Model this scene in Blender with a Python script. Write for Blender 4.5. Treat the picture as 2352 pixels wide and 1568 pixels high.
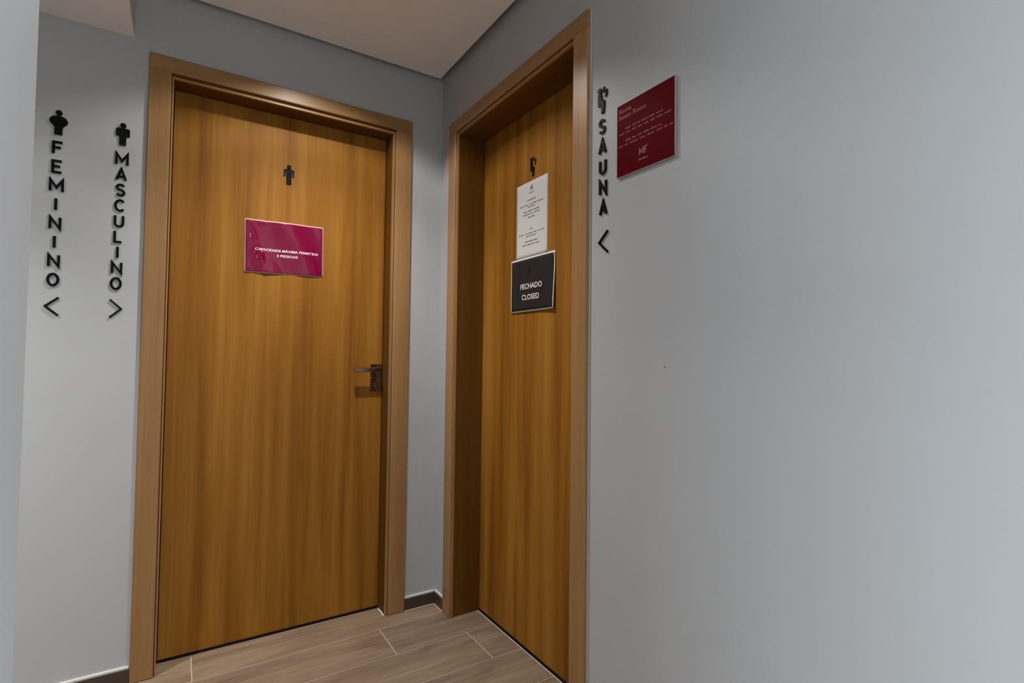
import bpy, math, random
from mathutils import Matrix, Vector

random.seed(7)
for o in list(bpy.data.objects):
    bpy.data.objects.remove(o)
S = bpy.context.scene
COL = S.collection
PI = math.pi

# ------------------------------------------------------------------ camera
cam_d = bpy.data.cameras.new('camera')
cam_d.sensor_width = 36.0
cam_d.lens = 1193.136 / 2352 * 36
cam_d.clip_start = 0.01
cam = bpy.data.objects.new('camera', cam_d)
COL.objects.link(cam)
YAW, PITCH, ROLL = (math.radians(a) for a in (32.5640, 1.7781, 0.6407))
fw = Vector((math.sin(YAW) * math.cos(PITCH), math.cos(YAW) * math.cos(PITCH), math.sin(PITCH)))
rt = Vector((math.cos(YAW), -math.sin(YAW), 0))
up = rt.cross(fw)
rt2 = math.cos(ROLL) * rt + math.sin(ROLL) * up
up2 = -math.sin(ROLL) * rt + math.cos(ROLL) * up
M = Matrix((rt2, up2, -fw)).transposed().to_4x4()
M.translation = Vector((-1.04254, -2.2783, 1.15219))
cam.matrix_world = M
S.camera = cam

# ------------------------------------------------------------------ sky and exposure
SKY = (0.82, 0.92, 1.0)
SKY_STRENGTH = 11.2
LAMP_W = 24.0        # even wide beam
LAMP_CORE_W = 84.0   # brighter middle of the same beam
FILL_LAMP_W, FILL_LAMP_CORE_W = 12.0, 125.0  # added corridor lamp that lifts the lettering wall and floor
world = bpy.data.worlds.new('sky')
world.use_nodes = True
bg = world.node_tree.nodes['Background']
bg.inputs[0].default_value = (*SKY, 1)
bg.inputs[1].default_value = SKY_STRENGTH
S.world = world
S.view_settings.view_transform = 'Standard'
S.view_settings.look = 'None'
S.view_settings.gamma = 1
S.view_settings.use_curve_mapping = False
S.view_settings.exposure = 0.0


def portal(name, loc, rot, sx, sy):
    d = bpy.data.lights.new(name, 'AREA')
    d.shape = 'RECTANGLE'
    d.size, d.size_y = sx, sy
    d.cycles.is_portal = True
    o = bpy.data.objects.new(name, d)
    o.location, o.rotation_euler = loc, rot
    COL.objects.link(o)


# side openings of the lobby behind the camera (daylight comes in here)
X_W, X_E, Y_S = -3.0, 1.0, -5.0
Y_OPEN = -3.5         # left opening cut short here to steepen daylight along the long wall
Y_END = -2.42         # the long wall stops here and the lobby widens
portal('daylight_portal', (X_W, (Y_OPEN - 1.53) / 2, 1.28), (PI / 2, 0, -PI / 2), -1.53 - Y_OPEN, 2.5)
portal('daylight_portal', (X_E, (Y_S + Y_END) / 2, 1.28), (PI / 2, 0, PI / 2), Y_END - Y_S, 2.5)


# ------------------------------------------------------------------ node materials
def new_mat(name):
    m = bpy.data.materials.new(name)
    m.use_nodes = True
    nt = m.node_tree
    return m, nt, nt.nodes['Principled BSDF']


def ramp(nt, stops):
    r = nt.nodes.new('ShaderNodeValToRGB')
    e = r.color_ramp.elements
    while len(e) < len(stops):
        e.new(0.5)
    for i, (p, c) in enumerate(stops):
        e[i].position = p
        e[i].color = (*c, 1)
    return r


def coords(nt, scale, per_object=False):
    tc = nt.nodes.new('ShaderNodeTexCoord')
    mp = nt.nodes.new('ShaderNodeMapping')
    mp.inputs['Scale'].default_value = scale
    nt.links.new(tc.outputs['Object'], mp.inputs['Vector'])
    if per_object:
        oi = nt.nodes.new('ShaderNodeObjectInfo')
        mu = nt.nodes.new('ShaderNodeMath')
        mu.operation = 'MULTIPLY'
        mu.inputs[1].default_value = 37.0
        nt.links.new(oi.outputs['Random'], mu.inputs[0])
        cb = nt.nodes.new('ShaderNodeCombineXYZ')
        for k in range(3):
            nt.links.new(mu.outputs[0], cb.inputs[k])
        nt.links.new(cb.outputs[0], mp.inputs['Location'])
    return mp


def noise(nt, vec, scale, detail=4, rough=0.55, dist=0.0):
    n = nt.nodes.new('ShaderNodeTexNoise')
    n.inputs['Scale'].default_value = scale
    n.inputs['Detail'].default_value = detail
    n.inputs['Roughness'].default_value = rough
    n.inputs['Distortion'].default_value = dist
    nt.links.new(vec.outputs[0], n.inputs['Vector'])
    return n


def mix(nt, a, b, fac, mode='MIX'):
    m = nt.nodes.new('ShaderNodeMix')
    m.data_type = 'RGBA'
    m.blend_type = mode
    for sock, v in ((m.inputs[6], a), (m.inputs[7], b), (m.inputs[0], fac)):
        if hasattr(v, 'outputs'):
            nt.links.new(v.outputs[0], sock)
        elif hasattr(v, 'is_linked'):
            nt.links.new(v, sock)
        else:
            sock.default_value = (*v, 1) if isinstance(v, tuple) else v
    return m.outputs[2]


def bump(nt, b, h, strength, dist=0.002):
    n = nt.nodes.new('ShaderNodeBump')
    n.inputs['Strength'].default_value = strength
    n.inputs['Distance'].default_value = dist
    nt.links.new(h.outputs[0], n.inputs['Height'])
    nt.links.new(n.outputs[0], b.inputs['Normal'])


def paint_mat(name, col, rough=0.6, var=0.03):
    m, nt, b = new_mat(name)
    v = coords(nt, (1, 1, 1))
    n1 = noise(nt, v, 1.7, 3)
    r = ramp(nt, [(0.3, tuple(c * (1 - var) for c in col)), (0.7, tuple(min(1, c * (1 + var)) for c in col))])
    nt.links.new(n1.outputs[0], r.inputs[0])
    nt.links.new(r.outputs[0], b.inputs['Base Color'])
    b.inputs['Roughness'].default_value = rough
    n2 = noise(nt, v, 160, 3)
    bump(nt, b, n2, 0.05, 0.001)
    return m


def plain_mat(name, col, rough=0.5, metal=0.0, coat=0.0, spec=0.5):
    m, nt, b = new_mat(name)
    v = coords(nt, (1, 1, 1))
    n1 = noise(nt, v, 25, 2)
    r = ramp(nt, [(0.3, tuple(c * 0.95 for c in col)), (0.7, tuple(min(1, c * 1.05) for c in col))])
    nt.links.new(n1.outputs[0], r.inputs[0])
    nt.links.new(r.outputs[0], b.inputs['Base Color'])
    b.inputs['Roughness'].default_value = rough
    b.inputs['Metallic'].default_value = metal
    b.inputs['Coat Weight'].default_value = coat
    b.inputs['Coat Roughness'].default_value = 0.06
    b.inputs['Specular IOR Level'].default_value = spec
    return m


def wood_mat(name, axis, dark, mid, light, rough=0.38, band=9.0, per_object=True, spec=0.32):
    """veneer whose grain runs along the given axis (0 x, 2 z)"""
    m, nt, b = new_mat(name)
    sc = [1.0, 1.0, 1.0]
    sc[axis] = 0.045
    v = coords(nt, tuple(sc), per_object)
    wide = noise(nt, v, band, 2.5, 0.5, 0.35)
    r1 = ramp(nt, [(0.27, dark), (0.5, mid), (0.73, light)])
    nt.links.new(wide.outputs[0], r1.inputs[0])
    sc2 = [1.0, 1.0, 1.0]
    sc2[axis] = 0.02
    v2 = coords(nt, tuple(sc2), per_object)
    fine = noise(nt, v2, 120, 5, 0.65, 0.2)
    r2 = ramp(nt, [(0.25, (0.78, 0.74, 0.66)), (0.6, (1, 1, 1))])
    nt.links.new(fine.outputs[0], r2.inputs[0])
    c = mix(nt, r1, r2, 0.8, 'MULTIPLY')
    nt.links.new(c, b.inputs['Base Color'])
    b.inputs['Roughness'].default_value = rough
    b.inputs['Specular IOR Level'].default_value = spec
    bump(nt, b, fine, 0.06, 0.0006)
    return m


WALL = paint_mat('grey_wall_paint', (0.45, 0.465, 0.48), 0.6)
CEIL = paint_mat('ceiling_paint', (0.87, 0.835, 0.815), 0.8)
CEIL_DARK = paint_mat('void_board', (0.05, 0.05, 0.055), 0.9)
LEAF = wood_mat('door_veneer', 2, (0.195, 0.070, 0.005), (0.31, 0.130, 0.014), (0.40, 0.186, 0.030), 0.55, 15, spec=0.18)
TRIM_V = wood_mat('trim_wood_upright', 2, (0.30, 0.162, 0.062), (0.365, 0.205, 0.085), (0.43, 0.245, 0.112), 0.36, 7)
TRIM_H = wood_mat('trim_wood_level', 0, (0.30, 0.162, 0.062), (0.365, 0.205, 0.085), (0.43, 0.245, 0.112), 0.36, 7)
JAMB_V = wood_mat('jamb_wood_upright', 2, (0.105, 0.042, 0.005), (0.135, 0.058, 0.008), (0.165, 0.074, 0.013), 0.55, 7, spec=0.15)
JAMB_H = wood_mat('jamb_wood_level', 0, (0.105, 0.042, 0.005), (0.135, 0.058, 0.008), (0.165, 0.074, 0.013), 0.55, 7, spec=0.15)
BLACK = plain_mat('black_acrylic', (0.003, 0.003, 0.003), 0.5, spec=0.12)
CHROME = plain_mat('polished_chrome', (0.36, 0.32, 0.29), 0.10, 1.0)
GROUT = paint_mat('pale_grout', (0.50, 0.42, 0.33), 0.9)
CAULK_GREY = paint_mat('grey_caulk', (0.60, 0.60, 0.60), 0.6)
CAULK = paint_mat('white_caulk', (0.80, 0.79, 0.75), 0.6)
SKIRT = wood_mat('dark_skirting_tile', 0, (0.045, 0.030, 0.024), (0.065, 0.045, 0.036), (0.085, 0.06, 0.047), 0.45, 8)
PAPER = paint_mat('white_paper', (0.66, 0.66, 0.65), 0.6)
INK = plain_mat('grey_ink', (0.12, 0.12, 0.12), 0.6)
WHITE_INK = plain_mat('white_ink', (0.9, 0.86, 0.87), 0.5)
PINK_INK = plain_mat('faded_pink_ink', (0.36, 0.10, 0.115), 0.5, spec=0.1)
CRIMSON = plain_mat('crimson_print', (0.19, 0.0003, 0.036), 0.4, 0, 0.7, 0.03)
LAMINATE = plain_mat('laminate_edge', (0.62, 0.40, 0.34), 0.2, 0, 0.6)
CHARCOAL = plain_mat('charcoal_print', (0.016, 0.016, 0.018), 0.5, 0, 0.2, 0.2)
CHARCOAL_DARK = plain_mat('darker_charcoal_print', (0.008, 0.008, 0.009), 0.5, spec=0.2)
WHITE_EDGE = plain_mat('white_border', (0.72, 0.68, 0.63), 0.4)
WINE = plain_mat('wine_acrylic', (0.105, 0.0006, 0.004), 0.5, 0, 0.0, 0.02)
WINE_EDGE = plain_mat('acrylic_edge', (0.42, 0.33, 0.32), 0.25)
WHITE_METAL = plain_mat('white_lamp_trim', (0.8, 0.8, 0.8), 0.4)
OUT_GROUND = paint_mat('outdoor_paving', (0.35, 0.34, 0.32), 0.9)
GAP_SHADE = plain_mat('painted_gap_shade', (0.010, 0.008, 0.007), 0.8, spec=0.1)  # near-black colour standing in for shade under the door leaves
FRAME = plain_mat('dark_frame', (0.04, 0.04, 0.045), 0.4, 0.5)


def plank_mat():
    m, nt, b = new_mat('wood_look_tile')
    v = coords(nt, (0.16, 1, 1), True)
    wide = noise(nt, v, 14, 3, 0.55, 0.8)
    r1 = ramp(nt, [(0.28, (0.22, 0.16, 0.112)), (0.5, (0.315, 0.235, 0.165)), (0.72, (0.39, 0.30, 0.215))])
    nt.links.new(wide.outputs[0], r1.inputs[0])
    v2 = coords(nt, (0.035, 1, 1), True)
    fine = noise(nt, v2, 95, 5, 0.7, 0.4)
    r2 = ramp(nt, [(0.3, (0.55, 0.51, 0.48)), (0.58, (1, 1, 1))])
    nt.links.new(fine.outputs[0], r2.inputs[0])
    c = mix(nt, r1, r2, 0.75, 'MULTIPLY')
    oi = nt.nodes.new('ShaderNodeObjectInfo')
    r3 = ramp(nt, [(0.0, (0.82, 0.80, 0.79)), (1.0, (1.0, 0.97, 0.92))])
    nt.links.new(oi.outputs['Random'], r3.inputs[0])
    c = mix(nt, c, r3, 1.0, 'MULTIPLY')
    nt.links.new(c, b.inputs['Base Color'])
    b.inputs['Roughness'].default_value = 0.45
    bump(nt, b, fine, 0.15, 0.0008)
    return m


PLANK = plank_mat()


def lamp_mat():
    m, nt, b = new_mat('lit_diffuser')
    b.inputs['Emission Color'].default_value = (1, 0.93, 0.84, 1)
    b.inputs['Emission Strength'].default_value = 12
    return m


LIT = lamp_mat()


# ------------------------------------------------------------------ mesh helpers
class MB:
    def __init__(s):
        s.v, s.f = [], []

    def box(s, x0, x1, y0, y1, z0, z1, c=0.0):
        """box; c > 0 chamfers every edge"""
        if c <= 0:
            n = len(s.v)
            s.v += [(x, y, z) for z in (z0, z1) for y in (y0, y1) for x in (x0, x1)]
            s.f += [[n + i for i in q] for q in ((0, 2, 3, 1), (4, 5, 7, 6), (0, 1, 5, 4), (2, 6, 7, 3), (0, 4, 6, 2), (1, 3, 7, 5))]
            return s
        lo, hi = (x0, y0, z0), (x1, y1, z1)
        idx = {}
        for sx in (0, 1):
            for sy in (0, 1):
                for sz in (0, 1):
                    sg = (sx, sy, sz)
                    for a in range(3):
                        p = []
                        for k in range(3):
                            e = hi[k] if sg[k] else lo[k]
                            if k != a:
                                e += -c if sg[k] else c
                            p.append(e)
                        idx[sg, a] = len(s.v)
                        s.v.append(tuple(p))
        for a in range(3):
            b_, c_ = (a + 1) % 3, (a + 2) % 3
            for sd in (0, 1):
                q = []
                for tb, tc in ((0, 0), (1, 0), (1, 1), (0, 1)):
                    sg = [0, 0, 0]
                    sg[a], sg[b_], sg[c_] = sd, tb, tc
                    q.append(idx[tuple(sg), a])
                s.f.append(q if sd else q[::-1])
            for tb in (0, 1):
                for tc in (0, 1):
                    sg0, sg1 = [0, 0, 0], [0, 0, 0]
                    sg0[b_] = sg1[b_] = tb
                    sg0[c_] = sg1[c_] = tc
                    sg1[a] = 1
                    q = [idx[tuple(sg0), b_], idx[tuple(sg1), b_], idx[tuple(sg1), c_], idx[tuple(sg0), c_]]
                    s.f.append(q)
        for sx in (0, 1):
            for sy in (0, 1):
                for sz in (0, 1):
                    s.f.append([idx[(sx, sy, sz), a] for a in range(3)])
        return s

    def prism(s, pts, y0, y1):
        """outline in x, z; depth from y0 (front) to y1 (back)"""
        n, k = len(s.v), len(pts)
        s.v += [(x, y0, z) for x, z in pts] + [(x, y1, z) for x, z in pts]
        s.f.append([n + i for i in range(k)])
        s.f.append([n + k + i for i in reversed(range(k))])
        for i in range(k):
            j = (i + 1) % k
            s.f.append([n + i, n + k + i, n + k + j, n + j])
        return s

    def stroke(s, pts, t, y0, y1, closed=False):
        """a pen stroke of width t along pts (x, z), depth y0..y1"""
        P = [Vector(p) for p in pts]
        k = len(P)
        L, R = [], []
        for i in range(k):
            if closed:
                a, b = P[i - 1], P[(i + 1) % k]
                d0, d1 = (P[i] - a).normalized(), (b - P[i]).normalized()
            else:
                d0 = (P[i] - P[i - 1]).normalized() if i > 0 else (P[1] - P[0]).normalized()
                d1 = (P[i + 1] - P[i]).normalized() if i < k - 1 else d0
            tg = (d0 + d1).normalized()
            nrm = Vector((-tg.y, tg.x))
            w = t / 2 / max(0.35, nrm.dot(Vector((-d0.y, d0.x))))
            L.append(P[i] + nrm * w)
            R.append(P[i] - nrm * w)
        if not closed:
            s.prism([tuple(p) for p in R] + [tuple(p) for p in reversed(L)], y0, y1)
        else:
            for i in range(k):
                j = (i + 1) % k
                s.prism([tuple(R[i]), tuple(R[j]), tuple(L[j]), tuple(L[i])], y0, y1)
        return s

    def lathe(s, prof, seg=32, cx=0, cy=0):
        n = len(s.v)
        for r, z in prof:
            for i in range(seg):
                a = 2 * PI * i / seg
                s.v.append((cx + r * math.cos(a), cy + r * math.sin(a), z))
        for k in range(len(prof) - 1):
            for i in range(seg):
                j = (i + 1) % seg
                s.f.append([n + k * seg + i, n + k * seg + j, n + (k + 1) * seg + j, n + (k + 1) * seg + i])
        return s

    def build(s, name, mat, parent=None, recalc=True, warp=None):
        v = [warp(p) for p in s.v] if warp else s.v
        me = bpy.data.meshes.new(name)
        me.from_pydata(v, [], s.f)
        me.materials.append(mat)
        if recalc:
            import bmesh
            bm = bmesh.new()
            bm.from_mesh(me)
            bmesh.ops.recalc_face_normals(bm, faces=bm.faces)
            bm.to_mesh(me)
            bm.free()
        me.update()
        o = bpy.data.objects.new(name, me)
        COL.objects.link(o)
        if parent:
            o.parent = parent
        return o


def tag(o, label=None, cat=None, group=None, kind=None):
    for k, v in (('label', label), ('category', cat), ('group', group), ('kind', kind)):
        if v:
            o[k] = v
    return o


def empty(name, loc, rz=0.0):
    o = bpy.data.objects.new(name, None)
    o.empty_display_size = 0.05
    o.location = loc
    o.rotation_euler = (0, 0, rz)
    COL.objects.link(o)
    return o


def text_part(name, txt, height, cx, cz, y, mat, parent, width=None, align='CENTER', bold=0.0, warp=None):
    """flat printed words: centre (or left end) at cx, mid height cz, front at y"""
    cu = bpy.data.curves.new(name, 'FONT')
    cu.body = txt
    cu.align_x = align
    cu.size = 1.0
    cu.offset = bold
    cu.resolution_u = 3
    tmp = bpy.data.objects.new(name, cu)
    COL.objects.link(tmp)
    dg = bpy.context.evaluated_depsgraph_get()
    me = bpy.data.meshes.new_from_object(tmp.evaluated_get(dg))
    bpy.data.objects.remove(tmp)
    bpy.data.curves.remove(cu)
    xs = [v.co.x for v in me.vertices]
    ys = [v.co.y for v in me.vertices]
    w0, h0 = max(xs) - min(xs), max(ys) - min(ys)
    capmid = 0.36
    sz = height / 0.72
    sx = width / w0 if width else sz
    mx = (min(xs) + max(xs)) / 2 if align == 'CENTER' else min(xs)
    for v in me.vertices:
        p = (cx + (v.co.x - mx) * sx, y, cz + (v.co.y - capmid) * sz)
        v.co = warp(p) if warp else p
    me.materials.clear()
    me.materials.append(mat)
    o = bpy.data.objects.new(name, me)
    COL.objects.link(o)
    o.parent = parent
    return o


# ------------------------------------------------------------------ the setting
H_WALL = 2.56
ZC = 2.480            # finished ceiling
GAP = 0.027           # shadow gap between ceiling board and walls
X_SIDE = -1.209       # plane of the wall stub and the bulkhead
Y_STUB0, Y_STUB1 = -1.380, -2.12
Z_BULK = 2.283

# door openings: jamb inner faces, recess depth of the leaf, soffit height
D1 = dict(l=-1.087, r=-0.246, d=0.088, z=2.170, co_l=-1.163, ci_l=-1.094, ci_r=-0.234, co_r=-0.157, ci_z=2.188, co_z=2.245)
D2 = dict(l=0.174, r=1.001, d=0.138, z=2.163, co_l=0.101, ci_l=0.168, ci_r=1.008, co_r=1.079, ci_z=2.176, co_z=2.231)
JT = 0.024            # jamb board thickness


def wall_with_door(name, a, b, D, T=0.24):
    """wall in its local frame: face at y = 0, body behind, opening for door D, closed off behind the leaf"""
    m = MB()
    m.box(a, D['l'] - JT, 0, T, 0, H_WALL)
    m.box(D['r'] + JT, b, 0, T, 0, H_WALL)
    m.box(D['l'] - JT, D['r'] + JT, 0, T, D['z'] + JT, H_WALL)
    m.box(D['l'] - JT, D['r'] + JT, D['d'] + 0.05, T, 0, D['z'] + JT)
    return m


wb = wall_with_door('wall_back', -4.0, 0.0, D1).build('wall_back', WALL)
tag(wb, 'grey painted wall around the door with the crimson notice', 'wall', kind='structure')
wr_m = wall_with_door('wall_right', -0.24, -Y_END, D2)
wr = wr_m.build('wall_right', WALL)
wr.rotation_euler = (0, 0, -PI / 2)
tag(wr, 'long grey painted wall carrying the wine red plaque', 'wall', kind='structure')
hole = MB()
hole.prism([(1.3705 + 0.0020 * math.cos(a * PI / 5), 1.132 + 0.0022 * math.sin(a * PI / 5)) for a in range(10)], -0.0006, 0.0004)
hole.build('nail_hole', INK, wr)
wl = MB().box(X_SIDE - 0.15, X_SIDE, Y_STUB1, Y_STUB0, 0, H_WALL, 0.004).build('wall_left', WALL)
tag(wl, 'pale grey end of a wall stub beside the corridor opening', 'wall', kind='structure')
wc = MB().box(-4.15, X_SIDE - 0.15, Y_STUB0 - 0.15, Y_STUB0, 0, H_WALL).build('wall_corridor', WALL)
tag(wc, 'grey wall on the near side of the corridor', 'wall', kind='structure')
wn = MB().box(0.24, X_E, Y_END, Y_END + 0.15, 0, H_WALL).build('wall_lobby', WALL)
tag(wn, 'grey lobby wall round the corner from the plaque', 'wall', kind='structure')
wo = MB().box(X_W - 0.15, X_W, Y_S, Y_OPEN, 0, H_WALL).build('wall_lobby', WALL)  # unseen wall, added to keep lobby daylight off the plaque end
tag(wo, 'unseen grey wall added to narrow the daylight of the left opening', 'wall', kind='structure')
wf = MB().box(X_W, X_E, Y_S - 0.15, Y_S, 0, H_WALL).build('wall_front', WALL)
tag(wf, 'grey wall at the far side of the lobby', 'wall', kind='structure')
we = MB().box(-4.15, -4.0, Y_STUB0, 0.24, 0, H_WALL).build('wall_end', WALL)
tag(we, 'grey wall closing the far end of the corridor', 'wall', kind='structure')

# ceiling board with a shadow gap, dark void above it, dropped bulkhead over the corridor
cl = MB()
cl.box(X_SIDE + 0.0, -GAP, Y_S, -GAP, ZC, H_WALL - 0.004)
cl.box(-GAP, X_E, Y_S, Y_END - GAP, ZC, H_WALL - 0.004)
cl.box(X_W, X_SIDE, Y_S, Y_STUB0 - 0.15 - GAP, ZC, H_WALL - 0.004)
tag(cl.build('ceiling', CEIL), 'warm white ceiling board with a dark shadow gap along walls', 'ceiling', kind='structure')
cv = MB().box(-4.2, X_E + 0.2, Y_S - 0.2, 0.3, H_WALL, H_WALL + 0.06).build('ceiling_void', CEIL_DARK)
tag(cv, 'dark underside of the slab inside the shadow gap', 'ceiling', kind='structure')
bk = empty('ceiling_left', (0, 0, 0))
tag(bk, 'dropped ceiling over the corridor beside the lettering', 'ceiling', kind='structure')
MB().box(-4.0, X_SIDE, Y_STUB0, 0, Z_BULK + 0.012, H_WALL).build('bulkhead', WALL, bk)
MB().box(-4.0, X_SIDE - 0.001, Y_STUB0, -0.001, Z_BULK, Z_BULK + 0.012).build('ceiling_board', CEIL, bk)

# floor: pale grout bed with every wood-look tile a piece of its own
fl = MB().box(-4.0, 0.15, Y_END, 0.15, -0.12, -0.0016).box(X_W, X_E, Y_S, Y_END, -0.12, -0.0016).build('floor', GROUT)
tag(fl, 'brown wood-look porcelain plank floor with pale grout', 'floor', kind='structure')
PW, PL, PG = 0.2135, 1.22, 0.0042
known = {0: -0.977, 1: -0.303, 2: 0.002, 3: -0.62}
row = 0
y1 = 0.108
while y1 > Y_S:
    y0 = max(y1 - PW, Y_S)
    XR = 0.134 if y0 > Y_END - 0.1 else X_E
    XL = -4.0 if y0 > Y_STUB0 - 0.1 else X_W
    j = known.get(row, -random.random() * PL)
    j = j + PL * 4
    while j > XR + 0.01:
        j -= PL
    xs = []
    edges = [XR]
    while j > XL:
        edges.append(j)
        j -= PL
    edges.append(XL)
    for a in range(len(edges) - 1):
        xa, xb = edges[a + 1] + PG / 2, edges[a] - PG / 2
        if xb - xa < 0.02:
            continue
        cx, cy = (xa + xb) / 2, (y0 + y1) / 2
        hx, hy = (xb - xa) / 2, (y1 - y0 - PG) / 2
        t = 0.0009
        m = MB()
        m.v += [(sx * (hx - e), sy * (hy - e), z) for z, e in ((-0.009, 0), (-t, 0), (0, t)) for sx, sy in ((-1, -1), (1, -1), (1, 1), (-1, 1))]
        m.f += [[8, 9, 10, 11], [3, 2, 1, 0]]
        for l in (0, 4):
            for k in range(4):
                q = (k + 1) % 4
                m.f.append([l + k, l + q, l + 4 + q, l + 4 + k])
        o = m.build('plank', PLANK, fl)
        o.location = (cx, cy, 0)
    y1 -= PW
    row += 1

# skirting tiles with a bead of white caulk on top
SK_H, SK_T = 0.053, 0.011


def skirting(name, a, b, wall, label):
    r = MB().box(a, b, -SK_T, 0, 0.0005, SK_H, 0.001).build(name, SKIRT)
    if wall == 'right':
        r.rotation_euler = (0, 0, -PI / 2)
    MB().prism([(a, SK_H), (b, SK_H), (b, SK_H + 0.007), (a, SK_H + 0.007)], -0.006, 0).build('caulk_bead', CAULK, r)
    MB().box(a, b, -SK_T - 0.005, -SK_T, 0.0002, 0.0022).build('grout_joint', GROUT, r)
    tag(r, label, 'skirting', kind='structure')
    return r


skirting('baseboard_back', -4.0, D1['co_l'] - 0.001, 'back', 'dark brown tile skirting under the black lettering')
skirting('baseboard_back', D1['co_r'] + 0.001, -SK_T, 'back', 'short dark brown tile skirting in the corner between both doors')
skirting('baseboard_right', 0.0, D2['co_l'] - 0.001, 'right', 'tiny dark skirting return against the casing of the closed door')
skirting('baseboard_right', D2['co_r'] + 0.001, -Y_END, 'right', 'dark brown tile skirting under the wine red plaque')


# ------------------------------------------------------------------ doors
def door(name, D, rz, label, lever=0.112, joint=None):
    r = empty(name, (0, 0, 0), rz)
    tag(r, label, 'door', kind='structure')
    MB().box(D['l'] + 0.002, D['r'] - 0.002, D['d'], D['d'] + 0.038, 0.009, D['z'] - 0.002, 0.001).build('door_leaf', LEAF, r)
    j0, j1 = -0.0015, D['d'] + 0.045
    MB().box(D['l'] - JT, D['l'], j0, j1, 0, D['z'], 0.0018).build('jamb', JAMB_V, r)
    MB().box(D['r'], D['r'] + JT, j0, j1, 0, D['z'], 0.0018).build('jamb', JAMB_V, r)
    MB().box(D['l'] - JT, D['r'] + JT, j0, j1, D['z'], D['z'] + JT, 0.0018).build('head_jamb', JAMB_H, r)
    ct = 0.013
    MB().box(D['co_l'], D['ci_l'], -ct, 0, 0, D['ci_z'], 0.003).build('casing', TRIM_V, r)
    MB().box(D['ci_r'], D['co_r'], -ct, 0, 0, D['ci_z'], 0.003).build('casing', TRIM_V, r)
    MB().box(D['co_l'], D['co_r'], -ct, 0, D['ci_z'], D['co_z'], 0.003).build('head_casing', TRIM_H, r)
    # slim lip between casing and jamb
    MB().box(D['ci_l'] + 0.002, D['l'] + 0.0005, -0.006, 0.006, 0, D['z'], 0.001).build('frame_lip', TRIM_V, r)
    MB().box(D['r'] - 0.0005, D['ci_r'] - 0.002, -0.006, 0.006, 0, D['z'], 0.001).build('frame_lip', TRIM_V, r)
    MB().box(D['ci_l'] + 0.002, D['ci_r'] - 0.002, -0.006, 0.006, D['z'] - 0.0005, D['z'] + 0.007, 0.001).build('frame_lip', TRIM_H, r)
    # paint line and caulk along the outer edges of the casing
    for xa, xb in ((D['co_l'] - 0.003, D['co_l']), (D['co_r'], D['co_r'] + 0.003)):
        MB().box(xa, xb, -0.003, 0, 0.062, D['co_z']).build('caulk_bead', CAULK_GREY, r)
    MB().box(D['l'] + 0.002, D['r'] - 0.002, D['d'] - 0.004, D['d'] + 0.03, -0.001, 0.0085).build('leaf_gap_shade', GAP_SHADE, r)  # dark strip painting the shade in the gap below the leaf
    # pale sealant lines where the frame meets the floor
    MB().box(D['l'], D['r'], D['d'] - 0.0085, D['d'] - 0.0045, -0.002, 0.0004).build('threshold_joint', joint or GROUT, r)
    MB().box(D['r'] - 0.006, D['r'], 0.0, D['d'] - 0.012, -0.001, 0.0008).build('sealant_joint', CAULK, r)
    # handle: lever with square rose, separate square lock rose below it
    hx = D['r'] - 0.031
    yf = D['d']
    h = MB()
    h.box(hx - 0.010, hx + 0.010, yf - 0.044, yf - 0.006, 1.079, 1.099, 0.0015)
    h.box(hx - lever, hx + 0.011, yf - 0.046, yf - 0.032, 1.081, 1.098, 0.002)
    hd = h.build('door_handle', CHROME, r)
    MB().box(hx - 0.026, hx + 0.026, yf - 0.008, yf, 1.055, 1.115, 0.0015).build('rose', CHROME, hd)
    MB().box(hx - 0.026, hx + 0.026, yf - 0.008, yf, 0.990, 1.049, 0.0015).build('lock_rose', CHROME, hd)
    k = MB()
    k.prism([(hx + 0.009 * math.cos(a * PI / 10), 1.026 + 0.009 * math.sin(a * PI / 10)) for a in range(20)], yf - 0.012, yf - 0.007)
    k.prism([(hx - 0.004, 1.000), (hx + 0.004, 1.000), (hx + 0.004, 1.022), (hx - 0.004, 1.022)], yf - 0.0115, yf - 0.007)
    k.build('lock_cylinder', CHROME, hd)
    return r


door('door_1', D1, 0, 'oak veneer door bearing a crimson laminated capacity notice', joint=PLANK)
door('door_2', D2, -PI / 2, 'oak veneer door bearing the white sheet and the black closed notice', 0.06, CAULK_GREY)


# ------------------------------------------------------------------ lettering and pictograms
def arc(cx, cz, rx, rz, a0, a1, n=10):
    return [(cx + rx * math.cos(math.radians(a0 + (a1 - a0) * i / n)), cz + rz * math.sin(math.radians(a0 + (a1 - a0) * i / n))) for i in range(n + 1)]


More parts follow.
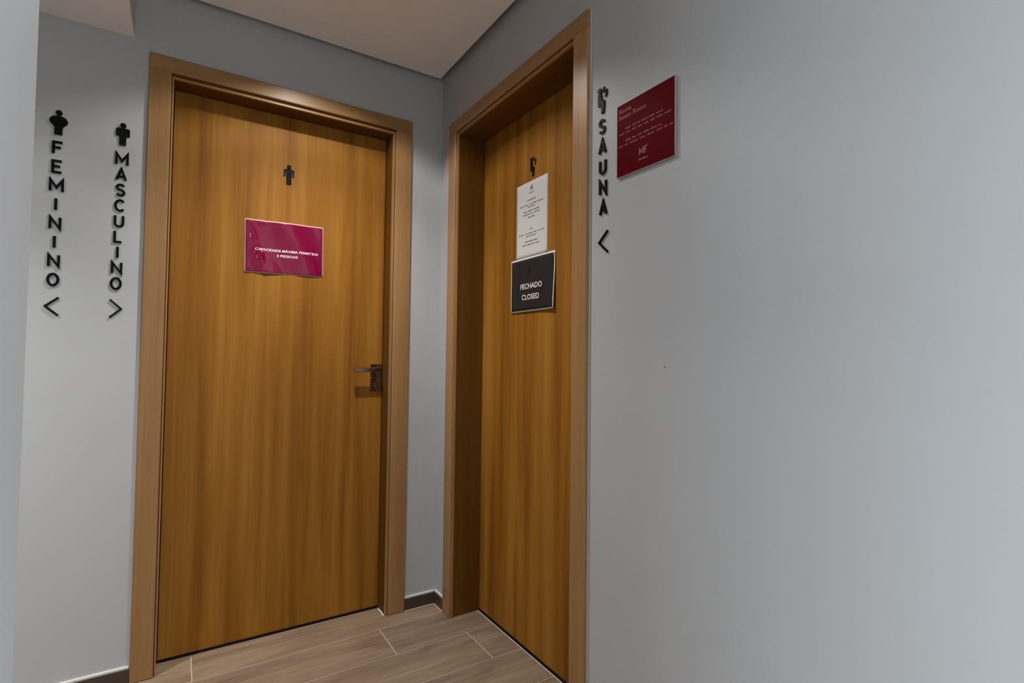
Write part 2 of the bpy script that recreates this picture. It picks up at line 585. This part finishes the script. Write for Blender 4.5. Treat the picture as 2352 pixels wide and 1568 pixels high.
# centre lines on a box of width w and height 1, origin at its lower left; last item True = closed loop
GLYPH = {
    'F': (0.50, [[(0, 0), (0, 1), (0.50, 1)], [(0, 0.53), (0.42, 0.53)]]),
    'E': (0.50, [[(0.50, 0), (0, 0), (0, 1), (0.50, 1)], [(0, 0.52), (0.42, 0.52)]]),
    'L': (0.44, [[(0, 1), (0, 0), (0.44, 0)]]),
    'I': (0.0, [[(0, 0), (0, 1)]]),
    'M': (0.70, [[(0, 0), (0, 1), (0.35, 0.30), (0.70, 1), (0.70, 0)]]),
    'N': (0.56, [[(0, 0), (0, 1), (0.56, 0), (0.56, 1)]]),
    'A': (0.58, [[(0, 0), (0.29, 1), (0.58, 0)], [(0.12, 0.30), (0.46, 0.30)]]),
    'O': (0.58, [arc(0.29, 0.5, 0.29, 0.5, 0, 342, 19)]),
    'C': (0.54, [arc(0.29, 0.5, 0.29, 0.5, 42, 318, 14)]),
    'U': (0.50, [[(0, 1), (0, 0.27)] + arc(0.25, 0.27, 0.25, 0.27, 180, 360, 8)[1:] + [(0.50, 1)]]),
    'S': (0.46, [arc(0.23, 0.75, 0.23, 0.25, 25, 270, 10) + arc(0.23, 0.25, 0.23, 0.25, 90, -155, 10)[1:]]),
}
LET_H, LET_T, LET_D = 0.045, 0.0072, 0.005


def letter(ch, cx, cz, parent, sx=1.0):
    w, strokes = GLYPH[ch]
    m = MB()
    h = LET_H - LET_T
    for st in strokes:
        pts = [((x - w / 2) * LET_H * sx, (z - 0.5) * h) for x, z in st]
        m.stroke(pts, LET_T, -LET_D, 0, closed=(ch == 'O'))
    o = m.build('letter', BLACK, parent)
    o.location = (cx, 0, cz)
    return o


def woman_outline(s):
    half = [(13, -38), (36, -48), (46, -68), (43, -84), (27, -102), (20, -112), (19, -160)]
    return [(x * s, z * s) for x, z in half] + [(-x * s, z * s) for x, z in reversed(half)]


def figure(kind, top, cx, parent, s, depth, name='pictogram', mat=None):
    m = MB()
    r = 17 * s
    m.prism([(r * math.cos(a * PI / 10), -17 * s + r * math.sin(a * PI / 10)) for a in range(20)], -depth, 0)
    if kind == 'woman':
        m.prism([(6 * s, -30 * s), (6 * s, -40 * s), (-6 * s, -40 * s), (-6 * s, -30 * s)], -depth, 0)
        m.prism(woman_outline(s), -depth, 0)
    else:
        m.prism([(6 * s, -28 * s), (6 * s, -38 * s), (-6 * s, -38 * s), (-6 * s, -28 * s)], -depth, 0)
        a = 22 if kind == 'man_slit' else 27
        half = [(30, -36), (38, -44), (38, -92), (28, -92), (26, -52), (a, -52), (a, -92), (19, -92), (18, -155)]
        if kind == 'man':
            half = [(30, -36), (38, -44), (38, -88), (24, -92), (19, -92), (18, -152)]
        m.prism([(x * s, z * s) for x, z in half] + [(-x * s, z * s) for x, z in reversed(half)], -depth, 0)
    o = m.build(name, mat or BLACK, parent)
    if parent:
        o.location = (cx, 0, top)
    return o


def sauna_figure(cx, top, parent, depth, name='pictogram', sx=1.0):
    """person seated in profile with two wisps of steam; local origin top middle"""
    m = MB()
    k = lambda pts: [(x * sx, z) for x, z in pts]
    m.prism(k(arc(-0.0105, -0.0085, 0.0082, 0.0082, 0, 342, 19)), -depth, 0)
    m.prism(k([(-0.0175, -0.0175), (-0.0045, -0.0175), (-0.0015, -0.036), (-0.0012, -0.0425), (0.0100, -0.0425), (0.0098, -0.060),
               (0.0072, -0.0790), (-0.0035, -0.0790), (-0.0030, -0.0580), (-0.0175, -0.0540)]), -depth, 0)
    m.stroke(k([(0.0080, -0.0025), (0.0065, -0.009), (0.0080, -0.0145), (0.0065, -0.019)]), 0.0036, -depth, 0)
    m.stroke(k([(0.0190, -0.0130), (0.0172, -0.020), (0.0180, -0.026), (0.0135, -0.0345)]), 0.0046, -depth, 0)
    o = m.build(name, BLACK, parent)
    if parent:
        o.location = (cx, 0, top)
    return o


def chevron(cx, cz, w, h, direction, parent, t):
    m = MB()
    pts = [(-direction * w / 2, h / 2), (direction * w / 2, 0), (-direction * w / 2, -h / 2)]
    m.stroke(pts, t, -LET_D, 0)
    o = m.build('arrow', BLACK, parent)
    o.location = (cx, 0, cz)


s1 = empty('wall_sign', (-1.4055, 0, 1.27))
tag(s1, 'black raised lettering FEMININO with woman pictogram and arrow pointing left', 'sign')
figure('woman', 1.966 - 1.27, 0.0, s1, 0.00052, LET_D)
for i, ch in enumerate('FEMININO'):
    letter(ch, 0, 1.838 - 0.0633 * i - 1.27, s1)
chevron(-0.0005, 1.306 - 1.27, 0.034, 0.060, -1, s1, 0.0058)

s2 = empty('wall_sign', (-1.2355, 0, 1.27))
tag(s2, 'black raised lettering MASCULINO with man pictogram and arrow pointing right', 'sign')
figure('man', 1.966 - 1.27, 0.003, s2, 0.00052, LET_D)
for i, ch in enumerate('MASCULINO'):
    letter(ch, 0.003 - 0.0007 * i, 1.8375 - 0.0552 * i - 1.27, s2)
chevron(-0.0015, 1.308 - 1.27, 0.033, 0.063, 1, s2, 0.0052)

s3 = empty('wall_sign', (0, -1.139, 1.46), -PI / 2)
tag(s3, 'black raised lettering SAUNA with seated figure pictogram and arrow', 'sign')
sauna_figure(-0.004, 1.960 - 1.46, s3, LET_D)
for i, ch in enumerate('SAUNA'):
    letter(ch, -0.004 + 0.0015 * i, 1.841 - 0.0612 * i - 1.46, s3)
chevron(0.0035, 1.4945 - 1.46, 0.036, 0.062, -1, s3, 0.0058)

p1 = figure('man_slit', 0, 0, None, 0.00054, 0.003)
p1.location = (-0.6705, D1['d'], 1.9625)
tag(p1, 'small black man pictogram on the door above the crimson notice', 'pictogram')
p2 = sauna_figure(0, 0, None, 0.003)
p2.location = (D2['d'], -0.575, 1.962)
p2.rotation_euler = (0, 0, -PI / 2)
tag(p2, 'small black seated figure pictogram on the door above the white sheet', 'pictogram')


# ------------------------------------------------------------------ notices on the doors
def sheet(name, w, h, mat, parent, thick, warp, nx=36, nz=26, inset=0.0, y=0.0, x0=0.0, z0=0.0):
    """thin bent sheet; front at y - thick"""
    m = MB()
    for yy in (y - thick, y):
        for iz in range(nz + 1):
            for ix in range(nx + 1):
                m.v.append((x0 + inset + (w - 2 * inset) * ix / nx, yy, z0 + inset + (h - 2 * inset) * iz / nz))
    st = (nx + 1) * (nz + 1)
    idx = lambda s_, ix, iz: s_ * st + iz * (nx + 1) + ix
    for iz in range(nz):
        for ix in range(nx):
            m.f.append([idx(0, ix, iz), idx(0, ix + 1, iz), idx(0, ix + 1, iz + 1), idx(0, ix, iz + 1)])
            m.f.append([idx(1, ix, iz + 1), idx(1, ix + 1, iz + 1), idx(1, ix + 1, iz), idx(1, ix, iz)])
    for ix in range(nx):
        m.f.append([idx(0, ix + 1, 0), idx(0, ix, 0), idx(1, ix, 0), idx(1, ix + 1, 0)])
        m.f.append([idx(0, ix, nz), idx(0, ix + 1, nz), idx(1, ix + 1, nz), idx(1, ix, nz)])
    for iz in range(nz):
        m.f.append([idx(0, 0, iz), idx(0, 0, iz + 1), idx(1, 0, iz + 1), idx(1, 0, iz)])
        m.f.append([idx(0, nx, iz + 1), idx(0, nx, iz), idx(1, nx, iz), idx(1, nx, iz + 1)])
    o = m.build(name, mat, parent, warp=warp)
    for p in o.data.polygons:
        p.use_smooth = True
    return o


# crimson laminated notice, buckled towards its left edge
NW, NH = 0.309, 0.220


def warp1(p):
    x, y, z = p
    u, v = x / NW, z / NH
    b = 0.0042 * (1 + math.sin(9.5 * u + 3.4 * v - 0.6)) * math.sin(PI * min(max(u, 0), 1)) * 0.8
    left = math.exp(-((u - 0.12 - 0.20 * (0.65 - v)) / 0.032) ** 2) * (0.35 + 0.65 * math.exp(-((v - 0.42) / 0.3) ** 2))
    b += 0.0036 * left * (1 + 0.6 * math.sin(17 * v + 10 * u))
    b += 0.0030 * math.exp(-((u - 0.03) / 0.03) ** 2) * (0.5 + 0.5 * math.sin(11 * v + 1))
    b += 0.0012 * math.exp(-((u - 0.5) / 0.1) ** 2 - ((v - 0.78) / 0.12) ** 2)
    b += 0.0026 * math.exp(-((u - 0.2) / 0.04) ** 2 - ((v - 0.93) / 0.05) ** 2)
    return (x, y - b, z)


n1 = empty('laminated_notice', (-0.8305, D1['d'], 1.490))
n1.rotation_euler = (0, math.radians(-0.8), 0)
tag(n1, 'crimson laminated notice with white capacity text on the oak door', 'notice')
sheet('laminate', NW, NH, LAMINATE, n1, 0.0006, warp1)
sheet('printed_sheet', NW, NH, CRIMSON, n1, 0.0004, warp1, 72, 52, 0.0042, -0.0006)
text_part('printed_text', 'CAPACIDADE M\u00c1XIMA PERMITIDA', 0.0098, 0.163, 0.0985, -0.0012, WHITE_INK, n1, 0.250, bold=0.018, warp=warp1)
text_part('printed_text', '3 PESSOAS', 0.0098, 0.163, 0.0775, -0.0012, WHITE_INK, n1, 0.082, bold=0.018, warp=warp1)


def dashes(parent, mat, cx, cz, w, h, y, n, warp=None, left=None, name='text_line'):
    """one line of print too small to read: word-length runs of fine marks"""
    rnd = random.Random(int(abs(cz * 9973 + w * 331)))
    m = MB()
    x = (cx - w / 2) if left is None else left
    words = [rnd.uniform(0.5, 1.4) for _ in range(n)]
    gap = w * 0.035
    k = (w - gap * (n - 1)) / sum(words)
    for q in words:
        ww = q * k
        nb = max(2, int(ww / (h * 0.62)))
        for i in range(nb):
            hh = h * rnd.choice((0.62, 0.7, 1.0))
            m.prism([(x + ww * i / nb, cz - h / 2), (x + ww * (i + 0.78) / nb, cz - h / 2), (x + ww * (i + 0.78) / nb, cz - h / 2 + hh),
                     (x + ww * i / nb, cz - h / 2 + hh)], y - 0.0002, y)
        x += ww + gap
    return m.build(name, mat, parent, warp=warp)


# white sheet
WW, WH = 0.219, 0.312


def warp2(p):
    x, y, z = p
    return (x, y - 0.0012 * math.sin(PI * max(0, min(1, x / WW))) * (0.5 + 0.5 * math.sin(4 * z / WH)), z)


YD2 = D2['d']
n2 = empty('paper_notice', (YD2, -0.456, 1.556), -PI / 2)
tag(n2, 'white paper sheet with small grey print above the black closed notice', 'notice')
sheet('paper', WW, WH, PAPER, n2, 0.0004, warp2, 12, 16)
em = MB()
em.prism([(0.098, 0.275), (0.104, 0.275), (0.110, 0.283), (0.116, 0.275), (0.121, 0.275), (0.113, 0.290), (0.116, 0.297), (0.108, 0.297)], -0.0007, -0.0005)
em.build('emblem', INK, n2, warp=warp2)
dashes(n2, INK, 0.108, 0.2655, 0.034, 0.0055, -0.0005, 1, warp2)
for cz, w, n in ((0.237, 0.062, 1), (0.219, 0.166, 5), (0.209, 0.052, 2), (0.192, 0.112, 3), (0.180, 0.116, 3), (0.166, 0.05, 1),
                 (0.118, 0.022, 1), (0.101, 0.176, 6), (0.090, 0.074, 2), (0.068, 0.088, 2), (0.055, 0.118, 4)):
    dashes(n2, INK, 0.109, cz, w, 0.0052, -0.0005, n, warp2)

# black closed notice, lower right corner lifting
CW, CH = 0.306, 0.220


def warp3(p):
    x, y, z = p
    u, v = x / CW, z / CH
    b = 0.003 + 0.012 * max(0, u - 0.55) ** 2 / 0.2 * max(0, 0.75 - v) + 0.002 * math.sin(PI * max(0, min(1, u)))
    return (x, y - b, z)


n3 = empty('closed_notice', (YD2, -0.424, 1.338), -PI / 2)
tag(n3, 'black notice with white border reading FECHADO CLOSED', 'notice')
sheet('backing_sheet', CW, CH, WHITE_EDGE, n3, 0.0006, warp3, 24, 18)
sheet('printed_sheet', CW, CH, CHARCOAL, n3, 0.0003, warp3, 24, 18, 0.0065, -0.0006)
text_part('printed_text', 'FECHADO', 0.0215, 0.150, 0.104, -0.0011, WHITE_INK, n3, 0.150, bold=0.010, warp=warp3)
text_part('printed_text', 'CLOSED', 0.0215, 0.146, 0.060, -0.0011, WHITE_INK, n3, 0.122, bold=0.010, warp=warp3)
em = MB()
em.prism([(0.122, 0.148), (0.130, 0.148), (0.138, 0.160), (0.146, 0.148), (0.153, 0.148), (0.142, 0.172), (0.146, 0.182), (0.134, 0.182)], -0.0013, -0.0010)
em.build('emblem', CHARCOAL_DARK, n3, warp=warp3)

# wine red acrylic plaque on the long wall
PWD = 0.208
pl = empty('wall_plaque', (0, -1.2015, 1.6635), -PI / 2)
tag(pl, 'square wine red acrylic plaque with pale pink text', 'plaque')
MB().box(0, PWD, -0.0075, -0.002, 0, PWD, 0.0008).build('clear_panel', WINE_EDGE, pl)
MB().box(0.0022, PWD - 0.0022, -0.0082, -0.0074, 0.0022, PWD - 0.0022).build('colour_face', WINE, pl)
MB().box(0.02, PWD - 0.02, -0.002, 0, 0.02, PWD - 0.02).build('fixing_pad', FRAME, pl)
yt = -0.0084
text_part('title_text', 'Sauna', 0.0130, 0.0085, 0.1875, yt, PINK_INK, pl, 0.048, 'LEFT', 0.012)
text_part('title_text', 'Steam Room', 0.0130, 0.0085, 0.1695, yt, PINK_INK, pl, 0.102, 'LEFT', 0.012)
for cz, x0, x1, n in ((0.1330, 0.036, 0.168, 6), (0.1215, 0.010, 0.196, 8), (0.0985, 0.036, 0.164, 6), (0.0870, 0.006, 0.203, 8)):
    dashes(pl, PINK_INK, 0, cz, x1 - x0, 0.0048, yt, n, left=x0)
em = MB()
em.stroke([(0.088, 0.040), (0.088, 0.057), (0.095, 0.046), (0.102, 0.058), (0.102, 0.041)], 0.0042, yt - 0.0002, yt)
em.stroke([(0.107, 0.041), (0.107, 0.058), (0.116, 0.059)], 0.0042, yt - 0.0002, yt)
em.stroke([(0.107, 0.050), (0.114, 0.050)], 0.0036, yt - 0.0002, yt)
em.build('emblem', PINK_INK, pl)
dashes(pl, PINK_INK, 0.101, 0.0285, 0.034, 0.0055, yt, 1)


# ------------------------------------------------------------------ ceiling downlight and added corridor fill lamp
def downlight(x, y, z, wide, core, label):
    r = empty('downlight', (x, y, z))
    tag(r, label, 'lamp')
    MB().lathe([(0.030, 0.004), (0.034, -0.003), (0.044, -0.003), (0.046, 0.0), (0.046, 0.002)], 40).build('trim_ring', WHITE_METAL, r)
    MB().lathe([(0.0, 0.0015), (0.029, 0.0015), (0.031, 0.0035)], 40).build('diffuser', LIT, r)
    for watts, size, blend in ((wide, 132, 0.30), (core, 104, 1.0)):
        d = bpy.data.lights.new('lamp_beam', 'SPOT')
        d.energy = watts
        d.color = (1.0, 0.97, 0.93)
        d.spot_size = math.radians(size)
        d.spot_blend = blend
        d.shadow_soft_size = 0.018
        o = bpy.data.objects.new('lamp_beam', d)
        COL.objects.link(o)
        o.parent = r
        o.location = (0, 0, -0.008)


downlight(-0.62, -0.48, ZC, LAMP_W, LAMP_CORE_W, 'small round downlight in the ceiling between both doors')
downlight(-2.0, -0.62, Z_BULK, FILL_LAMP_W, FILL_LAMP_CORE_W, 'small round fill lamp added unseen in the dropped corridor ceiling')  # unseen lamp, added to brighten the wall behind the lettering

# ------------------------------------------------------------------ outside the lobby
gr = MB().box(-40, -4.15, -40, 40, -0.3, -0.13).box(X_E, 40, -40, 40, -0.3, -0.13).box(-4.15, X_W, -40, Y_STUB0 - 0.15, -0.3, -0.13).build('ground', OUT_GROUND)
tag(gr, 'pale paving outside the open lobby', 'paving', kind='structure')
